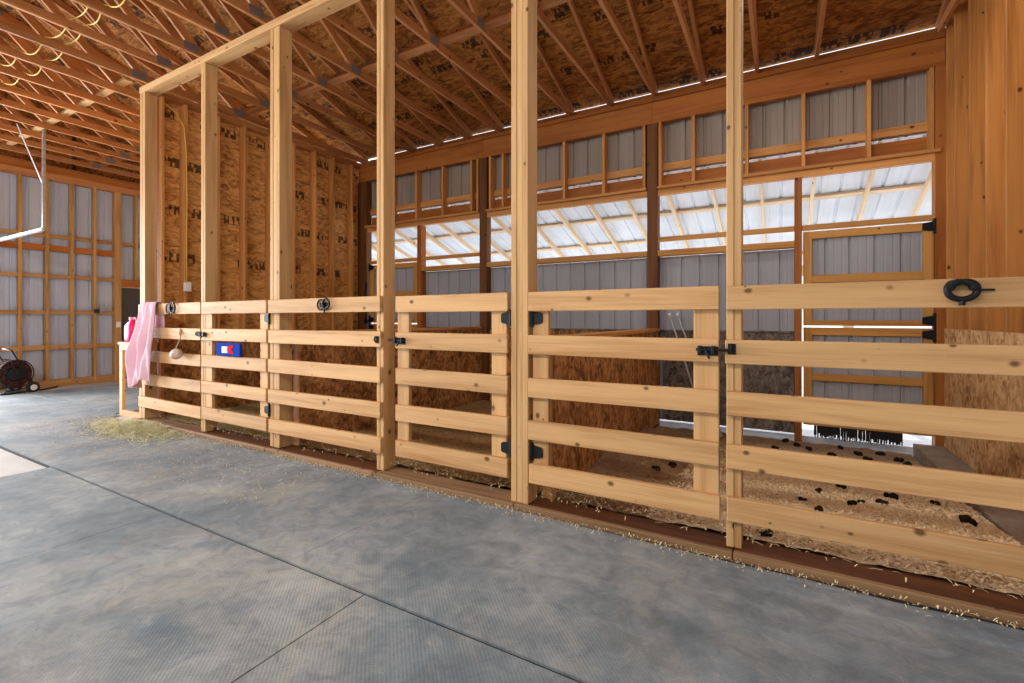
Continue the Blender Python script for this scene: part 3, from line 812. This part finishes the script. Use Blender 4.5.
lathe('door_knob', [(.012, 0), (.012, .03), (.028, .04), (.028, .06), (.01, .07)], M_GALV, d5, (XW-.05, 4.68, 1.0), 16, 'x')
sw = thing('light_switch', 'white switch box on the door jamb post of the far left wall', 'switch', (XW, 4.53, 1.2))
box('switch_box', (XW+.001, 4.50, 1.13), (XW+.045, 4.575, 1.25), M_WHITE, sw, .004)
box('toggle', (XW+.045, 4.53, 1.18), (XW+.058, 4.545, 1.2), M_WHITE, sw, .001)
ob = thing('outlet_box', 'black outlet box on a stud of the far left steel wall', 'outlet box', (XW, 4.2, 1.45))
box('box_body', (XW+.001, 4.13, 1.43), (XW+.05, 4.21, 1.51), M_BLACKP, ob, .004)
box('grey_cover', (XW+.02, 4.22, 1.46), (XW+.05, 4.30, 1.62), plain('grey_cover', (150, 152, 156), .5), ob, .003)

# front wall with a wide vehicle doorway, behind the camera
wf = thing('wall_front', kind='structure', loc=(-3, -6.7, 0))
ribbed('siding', XW-.1, -4.5, 0, 4.3, (0, -6.75, 0), (1, 0, 0), (0, -1, 0), M_STEELW, wf)
ribbed('siding', .5, 6.1, 0, 4.3, (0, -6.75, 0), (1, 0, 0), (0, -1, 0), M_STEELW, wf)
ribbed('siding', -4.5, .5, 3.2, 4.3, (0, -6.75, 0), (1, 0, 0), (0, -1, 0), M_STEELW, wf)
box('top_plate', (XW, -6.7, 4.2), (6.1, -6.56, 4.29), M_HEAD, wf)
for q in (XW+.1, -10.4, -8.6, -6.8, -4.55, .5, 2.3, 4.1, 5.9): box('stud', (q, -6.72, 0), (q+.1, -6.58, 4.2), M_WGIRT, wf)
we = thing('wall_end', kind='structure', loc=(6.1, -2, 0))
ribbed('siding', -6.7, 6.7, 0, 4.4, (6.12, 0, 0), (0, 1, 0), (1, 0, 0), M_STEELW, we)
for q in (-6, -4.2, -2.4, -.6, 1.2, 3, 4.8): box('stud', (5.97, q, 0), (6.11, q+.1, 4.2), M_WGIRT, we)

# overhead door track
tk = thing('overhead_door_track', 'galvanised overhead door track hanging from trusses at upper left', 'door track', (-11, 2.75, 2.7))
box('track_rail', (XW+.02, 2.74, 2.69), (-10.0, 2.79, 2.735), M_GALV, tk, .004)
box('track_lip', (XW+.02, 2.70, 2.68), (-10.0, 2.739, 2.69), M_GALV, tk, .001)
box('hanger', (-10.06, 2.765, 2.70), (-10.04, 2.79, ZC), M_GALV, tk, .001)
box('hanger_angle', (-10.06, 2.79, 2.70), (-10.057, 2.81, ZC), M_GALV, tk, 0)
beam('diagonal_strut', (-10.12, 2.50, ZC), (-10.05, 2.765, 3.45), .034, .006, M_GALV, tk, (1, 0, 0), 0)

# hose reel cart
hr = thing('hose_reel', 'dark hose reel cart with white-hubbed wheels by the far left steel wall', 'hose reel', (-11.72, 2.87, 0))
M_HOSE = noisy('dark_hose', [(58, 34, 30), (104, 62, 50)], 12, 2, .6, 0)
cx, cy = -11.72, 2.87
for q in (-.2, .2):
    lathe('wheel', [(.0, -.03), (.10, -.03), (.115, -.018), (.115, .018), (.10, .03), (0, .03)], M_RUBB, hr, (cx+.22, cy+q*1.35, .116), 22, 'y')
    lathe('hub', [(.0, -.034), (.06, -.034), (.06, .034), (0, .034)], M_WHITE, hr, (cx+.22, cy+q*1.35, .116), 18, 'y')
    bm = bmesh.new()
    tube_bm(bm, torus_pts((cx, cy+q*.9, .42), .29, .29, 32), .011, 6, caps=False)
    for a in range(4):
        ca, sa = math.cos(a*PI/4+.3)*.29, math.sin(a*PI/4+.3)*.29
        tube_bm(bm, [(cx-ca, cy+q*.9, .42-sa), (cx+ca, cy+q*.9, .42+sa)], .009, 6)
    mesh_obj('reel_flange', bm, M_BLACKP, hr, smooth=True)
    tube('frame_tube', [(cx-.25, cy+q*1.2, .03), (cx-.22, cy+q*1.2, .08), (cx+.22, cy+q*1.2, .12), (cx+.1, cy+q*1.2, .45), (cx-.02, cy+q*1.2, .72), (cx-.12, cy+q*1.2, .92), (cx-.13, cy, .95)], .014, M_BLACK, hr)
for i in range(9):
    r = (.27, .225, .18)[i % 3]-.006*(i//3)
    tube('hose_coil', torus_pts((cx, cy-.12+(i//3)*.11+.012*(i % 3), .42), r, r, 30), .024, M_HOSE, hr)
cyl('drum', (cx, cy-.17, .42), (cx, cy+.17, .42), .13, M_BLACKP, hr)
tube('hose_tail', [(cx+.26, cy-.1, .36), (cx+.3, cy-.14, .15), (cx+.32, cy-.16, .03), (cx+.5, cy-.1, .022), (cx+.8, cy+.05, .022), (cx+.95, cy+.2, .022)], .018, M_HOSE, hr)
box('base_tray', (cx-.3, cy-.25, .02), (cx+.2, cy+.25, .05), M_BLACKP, hr, .006)
hr.rotation_euler = (0, 0, math.radians(105)); hr.scale = (.84, .84, .84); hr.location.y -= .05

# ------------------------------------------------------------------ stall floors
def bedding(name, x0, x1, mat, label, zf, seed):
    bm = bmesh.new(); nx, ny = 90, 110; V = []
    for j in range(ny+1):
        row = []
        for i in range(nx+1):
            x = x0+(x1-x0)*i/nx; y = 3.065+(6.455-3.065)*j/ny
            z = zf(x, y)+.013*noise.noise((x*1.6+seed, y*1.6, 0))+.009*noise.noise((x*7, y*7, seed))+.008*noise.noise((x*25, y*25, seed))
            row.append(bm.verts.new((x, y, z)))
        V.append(row)
    for j in range(ny):
        for i in range(nx): bm.faces.new((V[j][i], V[j][i+1], V[j+1][i+1], V[j+1][i]))
    o = mesh_obj(name, bm, mat, smooth=True); tag(o, label, 'bedding', kind='stuff'); return o
sm = lambda t: max(0, min(1, t))**2*(3-2*max(0, min(1, t)))
z3 = lambda x, y: .045-.16*sm((y-3.3)/2.2)+.14*sm((-x-.75)/.5)*sm((y-3.6)/.8)*(1-sm((y-5.6)/.6))
bedding('shavings', -1.40, 1.20, M_BED3, 'pale wood shavings bedding in the right-hand stall', z3, 1)
z2 = lambda x, y: .05-.06*sm((y-3.3)/1.5)+.20*sm((y-5.3)/1.0)*sm((x+3.9)/.8)
bedding('straw', -4.24, -1.54, M_BED2, 'brown straw bedding in the middle stall', z2, 5)
z1 = lambda x, y: .04-.04*sm((y-3.3)/1.5)+.10*sm((y-4)/1.5)
bedding('hay_bedding', -6.98, -4.38, M_BED1, 'greenish hay bedding in the far left stall', z1, 9)
# loose orange-brown dung heap against the partition
cu = box('concrete_curb', (1.215, 3.1, -.28), (1.468, 6.44, .0), M_CURB, bev=.006); tag(cu, 'low grey-brown concrete curb along the right stall wall', 'curb')

# manure clumps: bedding height + position from the floor of the right stall
random.seed(11)
f_, th_ = 471.3, math.radians(29.7); c_, s_ = math.cos(th_), math.sin(th_)
def floor_pt(px, py, z=-.06):
    d = (1.325-z)*f_/(py-318.2); r = (px-512)/f_*d
    return r*c_-d*s_, d*c_+r*s_
clumps = [(818, 492, 1), (841, 488, 1.1), (851, 505, .9), (861, 504, .8), (890, 498, 1.3), (884, 505, 1.1), (818, 511, 1.1), (803, 502, .8), (785, 442, 1.2), (798, 446, 1.2),
          (809, 450, 1.1), (841, 449, 1), (857, 455, 1.4), (868, 461, 1.2), (879, 455, 1.2), (899, 461, 1.4), (907, 466, 1.2), (970, 525, 1.5), (934, 505, 1.0), (766, 536, 1.0), (672, 466, 1.3), (655, 470, 1.2), (832, 456, 1.1), (776, 449, 1.0)]
pm = []
for v in range(3):
    bm = bmesh.new()
    for q in range(4):
        b2 = bmesh.ops.create_icosphere(bm, subdivisions=2, radius=random.uniform(.014, .022))
        off = Vector((random.uniform(-.02, .02), random.uniform(-.016, .016), random.uniform(0, .01)))
        for vv in b2['verts']: vv.co = vv.co*(1+.4*noise.noise(vv.co*40+Vector((q, v, 0))))+off
    me = bpy.data.meshes.new('manure_clump'); bm.to_mesh(me); bm.free(); me.materials.append(M_MANURE); pm.append(me)
for i, (px, py, s) in enumerate(clumps):
    zz = -.06
    for _ in range(4):
        x, y = floor_pt(px, py, zz); zz = z3(x, y)+.013*noise.noise((x*1.6+1, y*1.6, 0))
    if not (-1.36 < x < 1.18 and 3.12 < y < 6.4): continue
    o = bpy.data.objects.new('manure_clump', pm[i % 3]); C.objects.link(o)
    o.location = (x, y, zz+.012); o.rotation_euler = (0, 0, random.uniform(0, 6)); o.scale = (s, s, s*.9)
    tag(o, 'small dark clump of horse droppings lying on the pale shavings', 'droppings', 'droppings on the shavings')

# strands of hay and chips
def strands(name, n, fn, mat, label, cat, l=(.04, .14), w=(.0012, .003)):
    bm = bmesh.new()
    for _ in range(n):
        x, y, z = fn(); a = random.uniform(0, 2*PI); L = random.uniform(*l); W = random.uniform(*w)
        d = Vector((math.cos(a), math.sin(a), random.uniform(-.12, .25))); s = Vector((-math.sin(a), math.cos(a), 0))*W
        p = Vector((x, y, z)); q = p+d*L; mid = (p+q)/2+Vector((0, 0, random.uniform(0, .012)))
        v = [bm.verts.new(p-s), bm.verts.new(p+s), bm.verts.new(mid+s), bm.verts.new(q+s*.4), bm.verts.new(q-s*.4), bm.verts.new(mid-s)]
        bm.faces.new((v[0], v[1], v[2], v[5])); bm.faces.new((v[5], v[2], v[3], v[4]))
    o = mesh_obj(name, bm, mat); tag(o, label, cat, kind='stuff'); return o
def pile():
    while True:
        x = random.gauss(-6.62, .40); y = 2.76-abs(random.gauss(0, .19))
        if -8 < x < -5.6 and y > 1.9: break
    h = .06*math.exp(-((x+6.62)/.5)**2-((2.75-y)/.28)**2)
    return x, y, .018+random.uniform(0, 1)*h
strands('loose_hay', 4200, pile, M_HAY, 'pale green hay spilled on the mat at the far left fence end', 'hay', w=(.0022, .005))
strands('scattered_straw', 1100, lambda: (random.uniform(-5.8, 1.2), 2.815-abs(random.gauss(0, .05)), .022), M_HAYB, 'straw chips scattered along the fence sill', 'straw', (.006, .026), (.0012, .003))
strands('aisle_chaff', 700, lambda: (random.uniform(-8, -3.2), random.uniform(1.9, 2.75), .018), M_HAYB, 'fine chaff scattered over the aisle mats', 'chaff', (.01, .05), (.0012, .0028))
strands('stall_hay', 2600, lambda: (lambda x, y: (x, y, z1(x, y)+.03))(random.uniform(-6.82, -4.54), random.uniform(3.2, 6.3)), M_HAY, 'loose green hay on the floor of the far left stall', 'hay', w=(.0025, .005))
strands('sill_straw', 1500, lambda: (random.uniform(-7.0, 1.2), random.uniform(2.94, 3.2), .06+random.uniform(0, .05)), M_HAYB, 'straw and chips lying behind the fence sill', 'straw', (.012, .06), (.002, .004))

def on_bed(zf, seed, x0, x1, y0=3.1, y1=6.4, lift=.006):
    x, y = random.uniform(x0, x1), random.uniform(y0, y1)
    return x, y, zf(x, y)+.013*noise.noise((x*1.6+seed, y*1.6, 0))+.009*noise.noise((x*7, y*7, seed))+random.uniform(.0, lift)
M_CHIP = noisy('wood_shavings', [(226, 196, 150), (246, 226, 190)], 9, 2, .9, 0)
M_CHIPB = noisy('brown_straw', [(150, 112, 66), (196, 160, 106)], 9, 2, .9, 0)
strands('loose_shavings', 14000, lambda: on_bed(z3, 1, -.75, 1.19, 3.1, 5.7), M_CHIP, 'pale curled shavings lying loose on the right-hand stall bedding', 'shavings', (.012, .034), (.004, .009))
strands('soiled_straw', 2500, lambda: on_bed(z3, 1, -1.31, -.45), M_CHIPB, 'brown soiled straw in the corner by the low partition, right-hand stall', 'straw', (.02, .08), (.002, .005))
strands('loose_straw', 5000, lambda: on_bed(z2, 5, -4.13, -1.66), M_CHIPB, 'brown loose straw on the middle stall bedding', 'straw', (.03, .1), (.002, .005))

# leaning poles in the right stall
for i, (xa, xb, lab) in enumerate(((-1.27, -.93, 'thin grey metal pole leaning in the back corner, nearest the dark post'), (-1.17, -.80, 'thin grey metal pole leaning in the back corner, farther from the dark post'))):
    t = thing('pole', lab, 'pole', (xb, 6.2, -.05), 'leaning metal poles')
    z0 = -.09
    xe = xa+(xb-xa)*1.5
    cyl('shaft', (xa, 6.43, 1.36), (xe, 6.12, z0), .014, M_GREYMETAL, t, 12)
    cyl('end_cap', (xa-.008, 6.436, 1.39), (xa, 6.43, 1.36), .018, M_WHITE, t, 12)
# hanging strap near the back left corner
hs = thing('halter_strap', 'black strap with buckles hanging in the far back corner of the left stall', 'strap', (-6.86, 6.4, 1.3))
tube('strap', [(-6.86, YB-.03, 2.0), (-6.87, YB-.05, 1.7), (-6.85, YB-.05, 1.4), (-6.86, YB-.045, 1.2)], .02, M_BLACK, hs)
for z in (1.62, 1.27): tube('buckle', torus_pts((-6.84, YB-.06, z), .05, .04, 18), .012, M_BLACK, hs)

# ------------------------------------------------------------------ light, camera, world
w = bpy.data.worlds.new('World'); S.world = w; w.use_nodes = True
bg = w.node_tree.nodes['Background']; bg.inputs[0].default_value = (.86, .93, 1, 1); bg.inputs[1].default_value = 1.9
def area(name, loc, rot, sx, sy, power, col=(1, 1, 1)):
    l = bpy.data.lights.new(name, 'AREA'); l.shape = 'RECTANGLE'; l.size = sx; l.size_y = sy; l.energy = power; l.color = col
    o = bpy.data.objects.new(name, l); C.objects.link(o); o.location = loc; o.rotation_euler = rot; return o
# unseen fill lamps added over the aisle and right stall, daylight at the open front and at the left overhead door
area('aisle_fill', (-3.2, -1.6, 4.17), (math.radians(28), 0, 0), 7, .3, 250, (1, .97, .92))
area('stall_fill', (.35, 4.35, 4.21), (0, 0, 0), .9, .16, 26, (1, .97, .93))  # added out of view to brighten the bedding
M_HOUS = plain('fill_lamp_housing', (225, 225, 222), .5)
lf = thing('fill_fixture_1', kind='structure', loc=(0, 0, 4.2))  # unseen housings added to go with the two fill lamps
beam('fill_lamp_housing', (-6.8, -1.63, 4.235), (.4, -1.63, 4.235), .36, .06, M_HOUS, lf, (0, .88, .47))
box('fill_lamp_housing', (-.12, 4.26, 4.215), (.82, 4.44, 4.275), M_HOUS, lf)
area('door_daylight', (XW-2.6, -.4, 2.0), (0, math.radians(-90), 0), 4.0, 6.5, 2100, (.95, .97, 1))

sl_ = bpy.data.lights.new('sun', 'SUN'); sl_.energy = 5; sl_.angle = math.radians(1.5); sl_.color = (1, .96, .9)
so = bpy.data.objects.new('sun', sl_); C.objects.link(so); so.rotation_euler = (math.radians(-52), 0, math.radians(12))
cam = bpy.data.cameras.new('Camera'); co = bpy.data.objects.new('Camera', cam); C.objects.link(co)
co.location = (0, 0, 1.325); co.rotation_euler = (math.radians(90), 0, math.radians(29.7))
cam.sensor_width = 36; cam.lens = 471.3/1024*36; cam.shift_y = -23.3/1024; cam.clip_start = .02; cam.clip_end = 300
S.camera = co
S.view_settings.view_transform = 'Standard'; S.view_settings.look = 'None'; S.view_settings.gamma = 1; S.view_settings.use_curve_mapping = False
S.view_settings.exposure = 0.0
S.cycles.use_denoising = True
S.cycles.max_bounces = 10; S.cycles.diffuse_bounces = 6
